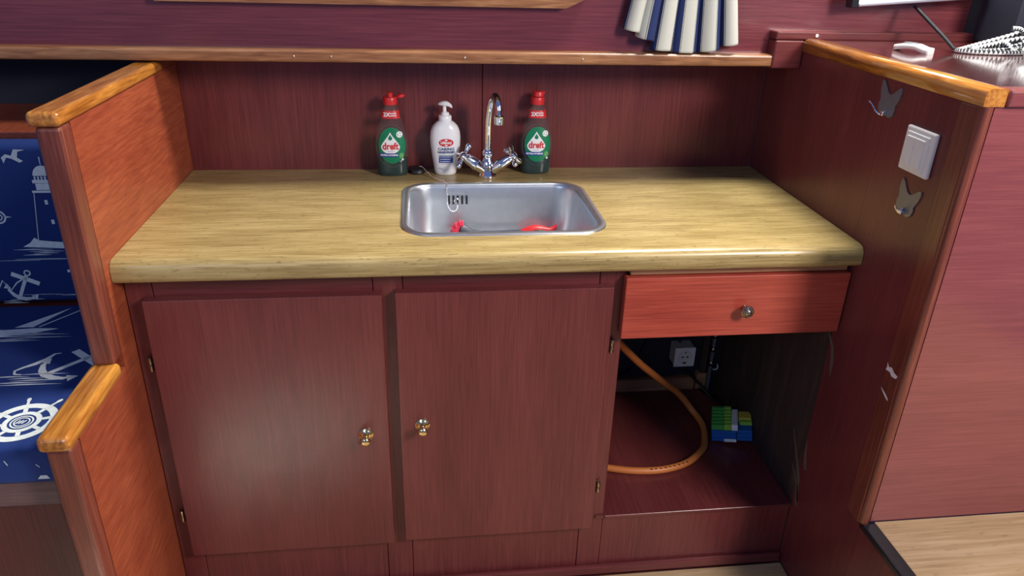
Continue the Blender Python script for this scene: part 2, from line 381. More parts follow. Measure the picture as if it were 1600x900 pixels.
b.flat(strip_poly([(-0.1945, .763), (-0.207, .676)], 0.0012), FB)
b.flat([(-0.163, .763), (-0.152, .763), (-0.143, .672), (-0.158, .676), (-0.161, .70)], FB)
b.flat([(-0.181, .742), (-0.176, .742), (-0.176, .750), (-0.181, .750)], FB); b.flat([(-0.178, .706), (-0.173, .706), (-0.173, .714), (-0.178, .714)], FB)
b.flat([(-0.235, .664), (-0.222, .671), (-0.213, .681), (-0.206, .676), (-0.19, .674), (-0.17, .672), (-0.15, .675), (-0.128, .668), (-0.115, .662), (-0.17, .660)], FB)
waves(b, FB, -0.19, .655, .13, 4)
for gx, gz, s in ((-0.212, .831, 1.0), (-0.262, .842, 0.9)):
    b.flat([(gx - .018 * s, gz - .016 * s), (gx - .020 * s, gz - .006 * s), (gx - .012 * s, gz), (gx - .004 * s, gz - .003 * s), (gx + .002 * s, gz + .008 * s), (gx + .020 * s, gz + .007 * s),
            (gx + .008 * s, gz + .004 * s), (gx + .005 * s, gz - .006 * s), (gx + .013 * s, gz - .012 * s), (gx + .007 * s, gz - .015 * s), (gx - .004 * s, gz - .008 * s), (gx - .012 * s, gz - .006 * s)], FB)
ring_strips(b, FB, (-0.262, .72), 0.011, .003, 18); ring_strips(b, FB, (-0.262, .72), 0.006, .002, 12); b.flat([(-0.253, .722), (-0.24, .72), (-0.253, .718)], FB)
anchor(b, FB, (-0.263, .567), -0.45, 0.048); waves(b, FB, -0.25, .560, .09, 3)
b.flat(strip_poly([(-0.30, .575), (-0.285, .60), (-0.275, .58), (-0.262, .595), (-0.245, .605)], .0025), FB)
ring_strips(b, FB, (-0.150, .613), .008, .0025, 12); b.flat(strip_poly([(-0.172, .616), (-0.155, .616)], .005), FB)
waves(b, FB, -0.2, .64, .2, 3, .0008); waves(b, FB, -0.17, .57, .2, 3, .0008)
obj('printed_motif', b, printw, bc_, fix=False)
# seat cushion print
b = B()
c0 = (-0.098, -0.178)
ring_strips(b, FS, c0, 0.040, 0.011, 36); ring_strips(b, FS, c0, 0.0215, 0.007, 28); ring_strips(b, FS, c0, 0.014, 0.0022, 22); ring_strips(b, FS, c0, 0.0098, 0.0018, 20)
for k in range(3): b.flat(strip_poly([(c0[0] - .007 + .004 * k, c0[1] - .004), (c0[0] - .003 + .004 * k, c0[1] + .004)], .002), FS)
for k in range(8):
    a = 2 * PI * k / 8 + 0.25; d = Vector((math.cos(a), math.sin(a)))
    P = lambda r: tuple(Vector(c0) + d * r)
    b.flat(strip_poly([P(.024), P(.036)], .006), FS)
    q = [P(.044), P(.053), P(.058), P(.063)]
    if all(p[1] > -0.225 and p[0] < -0.045 for p in q): b.flat(strip_poly(q, [.004, .0035, .006, .004]), FS)
anchor(b, FS, (-0.118, -0.050), -0.75, 0.075); waves(b, FS, -0.125, -0.062, .16, 6, .0035)
b.flat(strip_poly([(-0.155, -0.050), (-0.166, -0.048), (-0.170, -0.038), (-0.161, -0.028), (-0.148, -0.018), (-0.137, -0.004), (-0.131, 0.012), (-0.122, 0.014)], [.003, .004, .004, .006, .009, .008, .005, .002]), FS)
b.flat([(-0.31, 0.085), (-0.26, 0.072), (-0.20, 0.085), (-0.16, 0.10), (-0.20, 0.104), (-0.25, 0.10), (-0.29, 0.11)], FS)
b.flat([(-0.235, 0.108), (-0.170, 0.180), (-0.205, 0.108)], FS); b.flat(strip_poly([(-0.196, 0.108), (-0.135, 0.190)], .003), FS); waves(b, FS, -0.2, 0.075, .18, 6, .003)
ring_strips(b, FS, (-0.075, 0.075), 0.012, .006, 14); ring_strips(b, FS, (-0.075, 0.075), 0.004, .004, 10); waves(b, FS, -0.09, 0.155, .07, 4, .006); waves(b, FS, -0.065, 0.02, .06, 3, .003)
obj('printed_motif', b, printw, sc_, fix=False)
b = B()
FF = lambda u, v: Vector((u, -0.2364, v))
b.flat([(-0.065, .497), (-0.060, .503), (-0.052, .503), (-0.049, .497)], FF); obj('printed_motif', b, printw, sc_, fix=False); b = B(); b.flat(strip_poly([(-0.10, .53), (-0.097, .522)], .0012), FF); obj('printed_motif', b, printw, sc_, fix=False); b = B(); b.flat(strip_poly([(-0.062, .522), (-0.058, .517)], .0012), FF)
obj('printed_motif', b, printw, sc_, fix=False)

for cu in (sc_, bc_):           # the print repeats along the bench
    for ch in [c for c in cu.children if c.name.startswith('printed_motif')]:
        for k in (1, 2):
            d = ch.copy(); C.objects.link(d); d.parent = cu; d.location.x -= 0.36 * k

# ------------------------------------------------------------------ side cabinet (right)
sd = thing('side_cabinet', 'tall dark red cabinet with gloss top on the right', 'cabinet', (1.5, 0.06, 0.0))
obj('side_panel', bx(1.2, 1.216, -0.164, -0.0005, 0.0, 0.998), mahZ, sd)
obj('side_panel', bx(1.2, 1.216, 0.0, 0.442, 0.686, 0.998), mahZ, sd)
obj('side_panel', bx(1.2, 1.216, -0.2055, -0.1645, 0.0, 0.2835), mahZ, sd)
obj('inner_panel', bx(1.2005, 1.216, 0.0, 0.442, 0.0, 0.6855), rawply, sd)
obj('corner_post', bx(1.197, 1.2165, -0.203, -0.1645, 0.284, 0.998, 0.003, 2), edgeZ, sd)
obj('corner_bead', B().tube([(1.2055, -0.2045, 0.289), (1.2055, -0.2045, 0.998)], 0.0085, 14), edgeZ, sd, smooth=True)
obj('front_panel', bx(1.2170, 1.95, -0.206, -0.19, 0.289, 0.998), pinkX, sd)
obj('top', bx(1.2, 1.95, -0.19, 0.331, 1.0, 1.0195), glossX, sd)
obj('side_capping', B().loft([[(1.196, yy, 0.9985), (1.226, yy, 0.9985), (1.226, yy, 1.0215), (1.205, yy, 1.0225), (1.199, yy, 1.020), (1.196, yy, 1.015)] for yy in (-0.21, 0.296)]), teakY, sd)
obj('front_capping', bx(1.228, 1.95, -0.214, -0.186, 0.9985, 1.0215, 0.004, 3), pinkX, sd)
# chips and scuffs with their own shape
b = B(); FX = lambda u, v: Vector((1.1964, u, v))
b.flat([(-0.167, .586), (-0.169, .578), (-0.167, .572), (-0.178, .5735), (-0.184, .569), (-0.195, .571), (-0.198, .577), (-0.188, .578), (-0.180, .583), (-0.173, .580)], FX)
obj('paint_chip', b, chip, sd, fix=False); b = B()
b.flat([(-0.166, .540), (-0.173, .535), (-0.184, .529), (-0.192, .527), (-0.190, .531), (-0.180, .536)], FX)
obj('paint_chip', b, chip, sd, fix=False)
b = B(); FX = lambda u, v: Vector((1.1998, u, v))
for pts in ([(0.012, .545), (-0.010, .525), (-0.022, .500), (-0.028, .470)], [(0.05, .30), (0.02, .26), (0.0, .22), (-0.02, .17)], [(-0.005, .31), (-0.012, .28), (-0.022, .25)], [(0.03, .23), (-0.005, .20), (-0.02, .16)]):
    b = B(); b.flat(strip_poly([(u + random.uniform(-.004, .004), v) for u, v in pts], [.003, .008, .011, .004][:len(pts)]), FX)
    obj('scuff', b, scuff, sd, fix=False)

st = thing('step_platform', 'raised oak laminate step with black edge at lower right', 'step', (1.55, -0.6, 0.0))
obj('riser', bx(1.2, 1.215, -1.3, -0.206, 0.0, 0.2785), mahZ, st)
obj('edge_trim', bx(1.1975, 1.2235, -1.3, -0.213, 0.279, 0.2915, 0.003, 2), blackg, st)
yy = -0.2065
for k in range(6):
    obj('plank', bx(1.2245, 1.95, yy - 0.177, yy - 0.001, 0.272, 0.2885, 0.0006, 1), lam, st); yy -= 0.178

# ------------------------------------------------------------------ sink cabinet
cb = thing('sink_cabinet', 'dark red base cabinet with two doors and a drawer under the worktop', 'cabinet', (0.6, 0.2, 0.0))
g = 0.0005
for x0, x1 in ((0.001, 0.042), (0.382, 0.430), (0.759, 0.8065)):
    obj('stile', bx(x0 + g, x1 - g, 0.0, 0.022, 0.0, 0.692, 0.0008, 1), mahZ, cb)
for x0, x1 in ((0.042, 0.382), (0.430, 0.759)):
    obj('rail', bx(x0 + g, x1 - g, 0.0007, 0.022, 0.640, 0.692, 0.0006, 1), mahX, cb)
    obj('rail', bx(x0 + g, x1 - g, 0.0007, 0.022, 0.0, 0.150, 0.0006, 1), mahZ, cb)
obj('rail', bx(0.8075, 1.192, -0.012, 0.02, 0.6775, 0.692, 0.0008, 1), pine, cb)
obj('plinth_board', bx(0.807, 1.1985, 0.001, 0.016, 0.0, 0.1445), mahZ, cb)
obj('toe_moulding', bx(0.002, 1.198, -0.011, -0.001, 0.0005, 0.022, 0.003, 2), mahX, cb)
# compartment floor with a cut back corner
sh = obj('shelf', B().plate([(0.790, -0.004), (1.1985, -0.004), (1.1985, 0.33), (1.155, 0.425), (0.790, 0.425)], [], 0.145, 0.1515), mahY, cb)
obj('lip', bx(0.808, 1.196, -0.0065, -0.0042, 0.145, 0.1525, 0.0008, 1), mahX, sh)
obj('rubber_edge', B().tube([(1.1975, 0.332, 0.153), (1.155, 0.426, 0.153)], 0.003, 8), black, sh)
obj('cleat', bx(0.82, 1.14, 0.425, 0.443, 0.1515, 0.186, 0.001, 1), pine, cb)
obj('cleat', bx(1.145, 1.17, 0.425, 0.443, 0.152, 0.198, 0.001, 1), pine, cb)
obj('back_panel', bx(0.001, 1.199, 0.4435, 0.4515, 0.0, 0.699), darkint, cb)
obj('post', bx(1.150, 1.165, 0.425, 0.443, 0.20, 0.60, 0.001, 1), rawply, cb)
# doors
def door(x0, x1, z0, z1, kx, kz, hx, hz, km):
    d = obj('door', bx(x0, x1, -0.0185, -0.0008, z0, z1, 0.0014, 2), mahZ, cb)
    obj('knob', B().lathe([(0.0005, 0.0), (0.0125, 0.0), (0.0128, 0.002), (0.0100, 0.0036), (0.0095, 0.0042), (0.0055, 0.006), (0.0048, 0.012), (0.0066, 0.016), (0.0086, 0.020), (0.0088, 0.023), (0.0070, 0.0262), (0.003, 0.0276), (0.0004, 0.0278)],
        (kx, -0.0185, kz), (0, -1, 0), 24), km, d, smooth=True)
    for z in hz:
        b = B(); 
        for dz in (-0.0126, 0.0004): b.lathe([(0.0006, 0), (0.0038, 0.0), (0.0040, 0.001), (0.0040, 0.0112), (0.0036, 0.0122), (0.0006, 0.0122)], (hx, -0.0065, z + dz), (0, 0, 1), 12)
        b.box(min(hx, x0), max(hx, x0) , -0.004, -0.0008, z - 0.011, z + 0.011) if hx < x0 else b.box(x1, hx, -0.004, -0.0008, z - 0.011, z + 0.011)
        obj('hinge', b, pewter, d, smooth=True)
    return d
door(0.0285, 0.3965, 0.130, 0.656, 0.357, 0.386, 0.0195, (0.537, 0.217), brass)
door(0.4175, 0.780, 0.134, 0.6585, 0.456, 0.401, 0.7885, (0.540, 0.228), brass)
dr = obj('drawer', bx(0.7990, 1.1960, -0.0205, -0.0030, 0.5605, 0.6755, 0.0016, 2), drawX, cb)
dr['label'] = 'bright red drawer front with a round knob'
b = B(); b.box(0.83, 0.842, -0.003, 0.36, 0.575, 0.66); b.box(1.17, 1.182, -0.003, 0.36, 0.575, 0.66); b.box(0.842, 1.17, 0.348, 0.36, 0.575, 0.66); b.box(0.842, 1.17, -0.003, 0.348, 0.577, 0.585)
obj('drawer_box', b, darkred, dr)
obj('knob', B().lathe([(0.0005, 0.0), (0.0060, 0.0), (0.0052, 0.004), (0.0050, 0.010), (0.0105, 0.013), (0.0118, 0.0155), (0.0112, 0.0175), (0.0092, 0.0180), (0.0086, 0.0195), (0.0062, 0.0200), (0.0056, 0.0215), (0.0030, 0.0228), (0.0004, 0.0232)],
    (1.012, -0.0205, 0.614), (0, -1, 0), 24), pewter, dr, smooth=True)

# ------------------------------------------------------------------ worktop and sink
def rrect(x0, x1, y0, y1, r, k=8):
    P = []
    for cx, cy, a0 in ((x1 - r, y1 - r, 0), (x0 + r, y1 - r, PI / 2), (x0 + r, y0 + r, PI), (x1 - r, y0 + r, 1.5 * PI)):
        for i in range(k + 1): a = a0 + PI / 2 * i / k; P.append((cx + r * math.cos(a), cy + r * math.sin(a)))
    return P
SX0, SX1, SY0, SY1 = 0.427, 0.787, 0.046, 0.336
wt = B()
wt.plate([(0.0008, 0.01), (1.1992, 0.01), (1.1992, 0.4425), (0.0008, 0.4425)], [rrect(SX0 + .008, SX1 - .008, SY0 + .008, SY1 - .008, 0.045)], 0.6935, H)
prof = [(0.01, 0.6935), (-0.030, 0.6935), (-0.0345, 0.6965), (-0.0360, 0.702), (-0.0360, 0.712), (-0.0345, 0.720), (-0.0300, 0.7265), (-0.0235, 0.7293), (-0.016, H), (0.01, H)]
wt.loft([[(x, a, c) for a, c in prof] for x in (0.0008, 1.1992)])
for f in wt.bm.faces: f.smooth = False
tag(obj('worktop', wt, oak, None, (0.6, 0.2, 0.6935), smooth=True), 'oak laminate worktop with rounded front edge and inset sink', 'worktop')

sk = thing('sink', 'rectangular stainless steel sink set into the oak worktop', 'sink', (0.607, 0.19, 0.61))
b = B(); rings = []
for off, z in ((0.0, H + .0004), (0.001, H + .0022), (0.005, H + .0034), (0.011, H + .0030), (0.0145, H + .0002), (0.0165, H - .006), (0.019, H - .03), (0.024, H - .095), (0.030, H - .108), (0.042, H - .1155), (0.07, H - .1175), (0.135, H - .119)):
    rings.append([(x, yv, z) for x, yv in rrect(SX0 + off, SX1 - off, SY0 + off, SY1 - off, max(0.055 - off * 0.75, 0.005))])
b.loft(rings, cap0=False, cap1=True)
obj('bowl', b, steel, sk, fix=True, smooth=True)
yb = SY1 - 0.0225
for k in range(5):
    x = 0.5195 + k * 0.0088
    obj('overflow_slot', bx(x - 0.0021, x + 0.0021, yb + 0.0005, yb + 0.006, 0.693, 0.711, 0.0009, 2), black, sk)
obj('drain', B().lathe([(0.0005, 0), (0.02, 0), (0.028, 0.0015), (0.03, 0.0005)], (0.607, 0.19, H - .1187), (0, 0, 1), 24), chrome, sk, smooth=True)

def beads(pts, r, step):
    b = B(); P = [Vector(p) for p in pts]; S = []
    for i in range(len(P) - 1):
        p0, p1, p2, p3 = P[max(i - 1, 0)], P[i], P[i + 1], P[min(i + 2, len(P) - 1)]
        for k in range(24):
            t = k / 24; S.append(0.5 * (2 * p1 + (p2 - p0) * t + (2 * p0 - 5 * p1 + 4 * p2 - p3) * t * t + (3 * p1 - p0 - 3 * p2 + p3) * t ** 3))
    acc = 0; last = S[0]; b.ball(last, r, 6, 4)
    for q in S[1:]:
        acc += (q - last).length; last = q
        if acc >= step: b.ball(q, r, 6, 4); acc = 0
    return b
pl = sk
obj('plug', B().lathe([(0.0005, 0.0005), (0.0165, 0.0005), (0.018, 0.003), (0.0165, 0.0075), (0.0195, 0.0082), (0.0195, 0.0105), (0.010, 0.0125), (0.0005, 0.0128)], (0.457, 0.414, H), (0, 0, 1), 24), black, pl, smooth=True)
obj('chain', beads([(0.462, 0.408, 0.7445), (0.468, 0.400, 0.746), (0.479, 0.388, 0.738), (0.490, 0.368, 0.733), (0.503, 0.348, 0.7345), (0.512, 0.333, 0.7362), (0.5155, 0.320, 0.731), (0.5160, 0.3105, 0.715), (0.5165, 0.3100, 0.695), (0.521, 0.3085, 0.685), (0.528, 0.3075, 0.681), (0.535, 0.3085, 0.685), (0.536, 0.3095, 0.696)], 0.0013, 0.0031), chrome, pl)
b = B(); c_ = Vector((0.5345, 0.3095, 0.7015))
b.tube([c_ + Vector((0.005 * math.cos(a), 0, 0.005 * math.sin(a))) for a in [i * PI / 8 for i in range(17)]], 0.0009, 6, 1)
obj('ring', b, chrome, pl, smooth=True)

# washing-up brush lying in the bowl near the back wall
br = thing('dish_brush', 'grey and red dish brush lying in the sink', 'brush', (0.62, 0.285, H - .118))
b = B()
for i in range(9):
    for j in range(5):
        a = math.radians(98 + i * 11); c = (j - 2) * 0.22
        o_ = Vector((0.547, 0.280, 0.645)); d = Vector((math.cos(a), c, math.sin(a))).normalized()
        b.tube([o_ + d * 0.004, o_ + d * (0.025 + 0.002 * (i % 2))], 0.0017, 5, 1, rad=(0.0012, 0.0020))
obj('bristles', b, brushred, br)
obj('head', B().loft([[(x, 0.280 + ry * math.cos(a), z + 0.011 + rz * math.sin(a)) for a in [i * PI / 6 for i in range(12)]] for x, z, ry, rz in ((0.537, .641, .008, .008), (0.541, .643, .014, .013), (0.552, .641, .015, .0125), (0.566, .635, .012, .009), (0.580, .632, .008, .006))]), brushgrey, br, smooth=True)
obj('handle', B().loft([[(x, 0.281 + ry * math.cos(a), z + 0.011 + rz * math.sin(a)) for a in [i * PI / 5 for i in range(10)]] for x, z, ry, rz in ((0.575, .632, .007, .005), (0.61, .632, .006, .0048), (0.65, .633, .007, .005), (0.672, .634, .008, .0055))]), brushgrey, br, smooth=True)
obj('grip', B().loft([[(x, 0.281 + ry * math.cos(a), z + 0.011 + rz * math.sin(a)) for a in [i * PI / 5 for i in range(10)]] for x, z, ry, rz in ((0.662, .633, .008, .006), (0.675, .637, .010, .0075), (0.690, .641, .010, .0075), (0.706, .639, .009, .007), (0.720, .636, .008, .006), (0.729, .639, .007, .007), (0.734, .644, .004, .006))]), redcap, br, smooth=True)
obj('grip_inlay', B().loft([[(x, 0.2745 + ry * math.cos(a), z + 0.011 + rz * math.sin(a)) for a in [i * PI / 5 for i in range(10)]] for x, z, ry, rz in ((0.682, .637, .002, .002), (0.690, .638, .005, .0045), (0.704, .637, .005, .0045), (0.714, .635, .002, .002))]), black, br, smooth=True)

# ------------------------------------------------------------------ tap
tp = thing('mixer_tap', 'chrome mixer tap with cross handles behind the sink', 'tap', (0.602, 0.382, H))
obj('base', B().lathe([(0.0005, 0), (0.0185, 0), (0.0195, 0.002), (0.0185, 0.006), (0.0165, 0.012), (0.0155, 0.022), (0.0135, 0.032), (0.010, 0.038), (0.009, 0.041), (0.0105, 0.0425), (0.0118, 0.046), (0.0118, 0.053), (0.0100, 0.056), (0.0085, 0.058), (0.0005, 0.058)], (0.602, 0.382, H), (0, 0, 1), 28), chrome, tp, smooth=True)
obj('spout', B().tube([(0.602, 0.382, 0.786), (0.6025, 0.382, 0.815), (0.603, 0.381, 0.845), (0.605, 0.377, 0.872), (0.6085, 0.366, 0.893), (0.6125, 0.351, 0.9005), (0.616, 0.337, 0.893), (0.6175, 0.330, 0.878), (0.618, 0.3285, 0.866)], 0.0066, 16, 6), chrome, tp, smooth=True)
obj('aerator', B().lathe([(0.0005, 0), (0.0088, 0), (0.0092, 0.001), (0.0092, 0.011), (0.0100, 0.012), (0.0100, 0.016), (0.0075, 0.018), (0.0005, 0.018)], (0.618, 0.328, 0.851), (0, 0, 1), 20), chrome, tp, smooth=True)
for sx_ in (-1, 1):
    ax = Vector((sx_ * 0.80, -0.28, 0.62)).normalized(); p0 = Vector((0.602 + sx_ * 0.006, 0.380, 0.744))
    q = Vector((0, 0, 1)).rotation_difference(ax)
    vb = obj('valve', B().lathe([(0.011, 0.0), (0.011, 0.022), (0.0125, 0.023), (0.0125, 0.027), (0.0115, 0.028), (0.0105, 0.045), (0.0085, 0.050), (0.0075, 0.054), (0.004, 0.056)], p0, ax, 20), chrome, tp, smooth=True)
    hc = p0 + ax * 0.058; rot = 0.55 if sx_ < 0 else 0.35
    b = B(); b.lathe([(0.0005, -0.006), (0.0070, -0.005), (0.0078, 0.0), (0.0070, 0.006), (0.0045, 0.008), (0.0005, 0.0085)], hc, ax, 16)
    for k in range(4):
        d = q @ Vector((math.cos(rot + k * PI / 2), math.sin(rot + k * PI / 2), 0))
        b.lathe([(0.0035, 0.004), (0.0030, 0.009), (0.0042, 0.015), (0.0056, 0.020), (0.0060, 0.023), (0.0050, 0.0265), (0.0025, 0.0280), (0.0005, 0.0282)], hc, d, 12)
    obj('cross_handle', b, chrome, tp, smooth=True)
obj('button', B().lathe([(0.0005, 0), (0.0055, 0), (0.0055, 0.002), (0.003, 0.003), (0.0005, 0.003)], (0.602, 0.3640, 0.752), (0, -1, 0.1), 14), pewter, tp, smooth=True)

# ------------------------------------------------------------------ bottles
def interp(tab, z):
    for (z0, *a), (z1, *c) in zip(tab, tab[1:]):
        if z <= z1:
            t = (z - z0) / (z1 - z0); t = max(0, min(1, t)); return [p + (q_ - p) * t for p, q_ in zip(a, c)]
    return list(tab[-1][1:])
def selring(x0, y0, z, a, bb, n=2.4, k=32):
    P = []
    for i in range(k):
        t = 2 * PI * i / k; c, s = math.cos(t), math.sin(t)
        P.append((x0 + a * math.copysign(abs(c) ** (2 / n), c), y0 + bb * math.copysign(abs(s) ** (2 / n), s), z))
    return P
def front(tab, x0, y0, z0, off, n=2.4):
    def f(u, v):
        a, bb = interp(tab, v); r = min(abs(u) / a, 0.985)
        return Vector((x0 + u, y0 - bb * (1 - r ** n) ** (1 / n) - off, z0 + v))
    return f
def polar(b, f, cx, cz, rx, rz, k=28, rad=6):
    V = [[b.bm.verts.new(f(cx + rx * r / rad * math.cos(2 * PI * i / k), cz + rz * r / rad * math.sin(2 * PI * i / k))) for i in range(k)] for r in range(1, rad + 1)]
    c = b.bm.verts.new(f(cx, cz))
    for i in range(k):
        b.bm.faces.new((c, V[0][i], V[0][(i + 1) % k])).smooth = True
        for r in range(rad - 1): b.bm.faces.new((V[r][i], V[r + 1][i], V[r + 1][(i + 1) % k], V[r][(i + 1) % k])).smooth = True
    return b
def lin(a, c, n): return [a + (c - a) * i / n for i in range(n + 1)]
DT = [(0.0, .0290, .0180), (0.003, .0315, .0200), (0.028, .0325, .0210), (0.040, .0340, .0215), (0.060, .0345, .0215), (0.078, .0325, .0205), (0.098, .0275, .0180), (0.113, .0225, .0160), (0.127, .0185, .0145), (0.136, .0145, .0125), (0.1415, .0118, .0115), (0.145, .0115, .0115)]
def dish_soap(x0, y0, label, opened):
    t = thing('dish_soap_bottle', label, 'bottle', (x0, y0, H), 'dish soap bottles beside the tap')
    z0 = H + 0.0005
    b = B(); b.loft([selring(x0, y0, z0 + z, *interp(DT, z)) for z in lin(0, 0.145, 30)])
    body = obj('body', b, pet, t, smooth=True)
    b = B(); b.loft([selring(x0, y0, z0 + z, *[max(c - 0.0012, .002) for c in interp(DT, z)]) for z in lin(0.0015, 0.034, 8)])
    obj('liquid', b, liquid, t, smooth=True)
    # raised panel rim on the clear front
    f0 = front(DT, x0, y0, z0, 0.0002); b = B()
    pts = [f0(0.0305 * math.cos(a), 0.063 + 0.043 * math.sin(a)) for a in [2 * PI * i / 48 for i in range(49)]]
    b.tube(pts, 0.0010, 6, 1); obj('panel_rim', b, pet, t, smooth=True)
    lb = obj('front_label', polar(B(), front(DT, x0, y0, z0, .0004), 0.001, 0.064, 0.0270, 0.0365), green, t, smooth=True)
    F1 = front(DT, x0, y0, z0, .0008); F2 = front(DT, x0, y0, z0, .0012); F3 = front(DT, x0, y0, z0, .0016)
    # white drop
    b = B(); dp = []
    for i in range(28):
        a = 2 * PI * i / 28; s = math.sin(a); dp.append((-0.002 + 0.0190 * math.cos(a) * (1 - max(s, 0) ** 1.2 * 0.93), 0.0625 + (0.0150 * s if s < 0 else 0.0285 * s)))
    c = b.bm.verts.new(F1(-0.002, 0.064)); ring = [[b.bm.verts.new(F1(-0.002 + (p[0] + .002) * k, 0.064 + (p[1] - .064) * k)) for p in dp] for k in (0.35, 0.7, 1.0)]
    for i in range(28):
        j = (i + 1) % 28; b.bm.faces.new((c, ring[0][i], ring[0][j]))
        for k in range(2): b.bm.faces.new((ring[k][i], ring[k + 1][i], ring[k + 1][j], ring[k][j]))
    b2 = polar(b, F1, 0.0165, 0.0865, 0.0062, 0.0062, 18, 2)
    b.grid(lin(0.0195, 0.0235, 2), lin(0.0335, 0.0375, 1), F1)
    obj('white_print', b, labelwhite, lb, fix=False)
    b = B(); b.flat([(-0.002 + 0.0042 * math.cos(a) * (1 - max(math.sin(a), 0) * 0.9), 0.0795 + 0.0042 * math.sin(a) * (1.0 if math.sin(a) < 0 else 1.7)) for a in [2 * PI * i / 16 for i in range(16)]], F2)
    for k in range(3):
        a = 2 * PI * k / 3 + .5; b.flat(strip_poly([(0.0165 + .0033 * math.cos(a + d), 0.0865 + .0033 * math.sin(a + d)) for d in (0, .6, 1.2)], .0012), F2)
    obj('green_print', b, green, lb, fix=False)
    b = B(); b.text('dreft', 0.0190, -0.002, 0.0628, F2, 0.0006, 0.86); obj('red_lettering', b, labelred, lb, fix=False)
    b = B(); b.grid(lin(-0.0245, 0.0125, 12), lin(0.0415, 0.0490, 1), F2); b.grid(lin(-0.008, 0.004, 4), lin(0.0525, 0.0530, 1), F2); obj('blue_band', b, labelblue, lb, fix=False)
    b = B(); b.text('EXTRA HYGIENE', 0.0047, -0.005, 0.0452, F3, 0.0002, 0.98); obj('white_lettering', b, labelwhite, lb, fix=False)
    b = B(); polar(b, F2, 0.0195, 0.0440, 0.0048, 0.0058, 12, 2); obj('leaf_print', b, lightgreen, lb, fix=False)
    # neck sash
    sb = obj('neck_label', B().grid(lin(-0.0165, 0.0165, 12), lin(0.1175, 0.1325, 3), lambda u, v: front(DT, x0, y0, z0, .0006)(u * (1.0 + (0.1325 - v) * 8), v)), labelred, t, fix=False)
    b = B(); FN = front(DT, x0, y0, z0, .0012); b.text('2X', 0.0105, -0.0075, 0.125, FN, 0.0004)
    for (u0, u1, v) in ((-0.001, 0.010, 0.1275), (-0.0005, 0.0115, 0.1232)):
        u = u0
        while u < u1: b.grid(lin(u, u + .0013, 1), [v - .0011, v + .0011], FN); u += .0018
    obj('white_lettering', b, labelwhite, sb, fix=False)
    cp = obj('cap', B().lathe([(0.0005, 0), (0.0138, 0), (0.0142, 0.001), (0.0138, 0.013), (0.0128, 0.0145), (0.0062, 0.0150), (0.0058, 0.017), (0.0056, 0.0215 if opened else 0.0165), (0.0036, 0.0235 if opened else 0.017), (0.0005, 0.0238 if opened else 0.017)], (x0, y0, z0 + 0.1435), (0, 0, 1), 24), redcap, t, smooth=True)
    if opened:
        b = B(); b.lathe([(0.0005, 0), (0.0082, 0), (0.0086, 0.001), (0.0080, 0.0045), (0.0055, 0.0062), (0.0005, 0.0066)], (x0 + 0.0215, y0 - 0.002, z0 + 0.158), (-0.15, 0, 1), 16)
        b.box(x0 + 0.011, x0 + 0.016, y0 - 0.005, y0 + 0.001, z0 + 0.157, z0 + 0.1595)
        obj('flip_lid', b, redcap, cp, smooth=True)
    else:
        b = B(); b.lathe([(0.0005, 0), (0.0118, 0), (0.0112, 0.0065), (0.0095, 0.0095), (0.0005, 0.0102)], (x0 + 0.001, y0, z0 + 0.1595), (0, 0, 1), 18)
        b.box(x0 + 0.006, x0 + 0.0142, y0 - 0.004, y0 + 0.004, z0 + 0.164, z0 + 0.169, 0.001, 1)
        obj('flip_lid', b, redcap, cp, smooth=True)
    return t
dish_soap(0.4075, 0.405, 'green dish soap bottle with open red cap at left of the tap', True)
dish_soap(0.7055, 0.412, 'green dish soap bottle with closed red cap at right of the tap', False)

ST = [(0.0, .0205, .0150), (0.003, .0225, .0165), (0.03, .0265, .0190), (0.06, .0305, .0205), (0.075, .0312, .0208), (0.088, .0300, .0200), (0.098, .0265, .0185), (0.105, .0205, .0160), (0.109, .0150, .0135), (0.110, .0130, .0125)]
x0, y0 = 0.5165, 0.408; z0 = H + .0005
sp = thing('soap_dispenser', 'white hand wash pump bottle beside the tap', 'bottle', (x0, y0, H))
bd = obj('body', B().loft([selring(x0, y0, z0 + z, *interp(ST, z), 2.3) for z in lin(0, 0.110, 30)]), soapw, sp, smooth=True)
obj('collar', B().lathe([(0.0005, 0), (0.0132, 0), (0.0132, 0.010), (0.0122, 0.0115), (0.0085, 0.0120), (0.0080, 0.0165), (0.006, 0.0175), (0.0005, 0.0175)], (x0, y0, z0 + .1095), (0, 0, 1), 24), soapw, sp, smooth=True)
pm = obj('pump', B().lathe([(0.0042, 0), (0.0038, 0.004), (0.0034, 0.016), (0.0005, 0.016)], (x0 - .001, y0, z0 + .126), (0, 0, 1), 14), soapw, sp, smooth=True)
obj('pump_head', B().loft([[(x0 - .001 + u, y0 - 0.001 + ry * math.cos(a), z0 + zz + rz * math.sin(a)) for a in [i * PI / 5 for i in range(10)]] for u, zz, ry, rz in
    ((-0.0125, .1435, .003, .0015), (-0.009, .1440, .007, .0032), (-0.002, .1445, .0095, .0050), (0.005, .1440, .009, .0052), (0.010, .1420, .0065, .0045), (0.0145, .1385, .004, .0035), (0.0155, .1375, .003, .003))]), soapw, pm, smooth=True)
G1 = front(ST, x0, y0, z0, .0004, 2.3); G2 = front(ST, x0, y0, z0, .0008, 2.3)
lb = obj('logo', polar(B(), G1, 0.001, 0.0690, 0.0150, 0.0082, 24, 4), labelred, bd, fix=False)
b = B(); b.text('Lifebuoy', 0.0075, 0.001, 0.0692, G2, 0.0003, 0.88)
for s in (-1, 1): b.flat([(0.001 - .004, 0.069 + s * .0050), (0.001, 0.069 + s * .0072), (0.001 + .004, 0.069 + s * .0050), (0.001, 0.069 + s * .0038)], G2)
obj('logo_lettering', b, labelwhite, lb, fix=False)
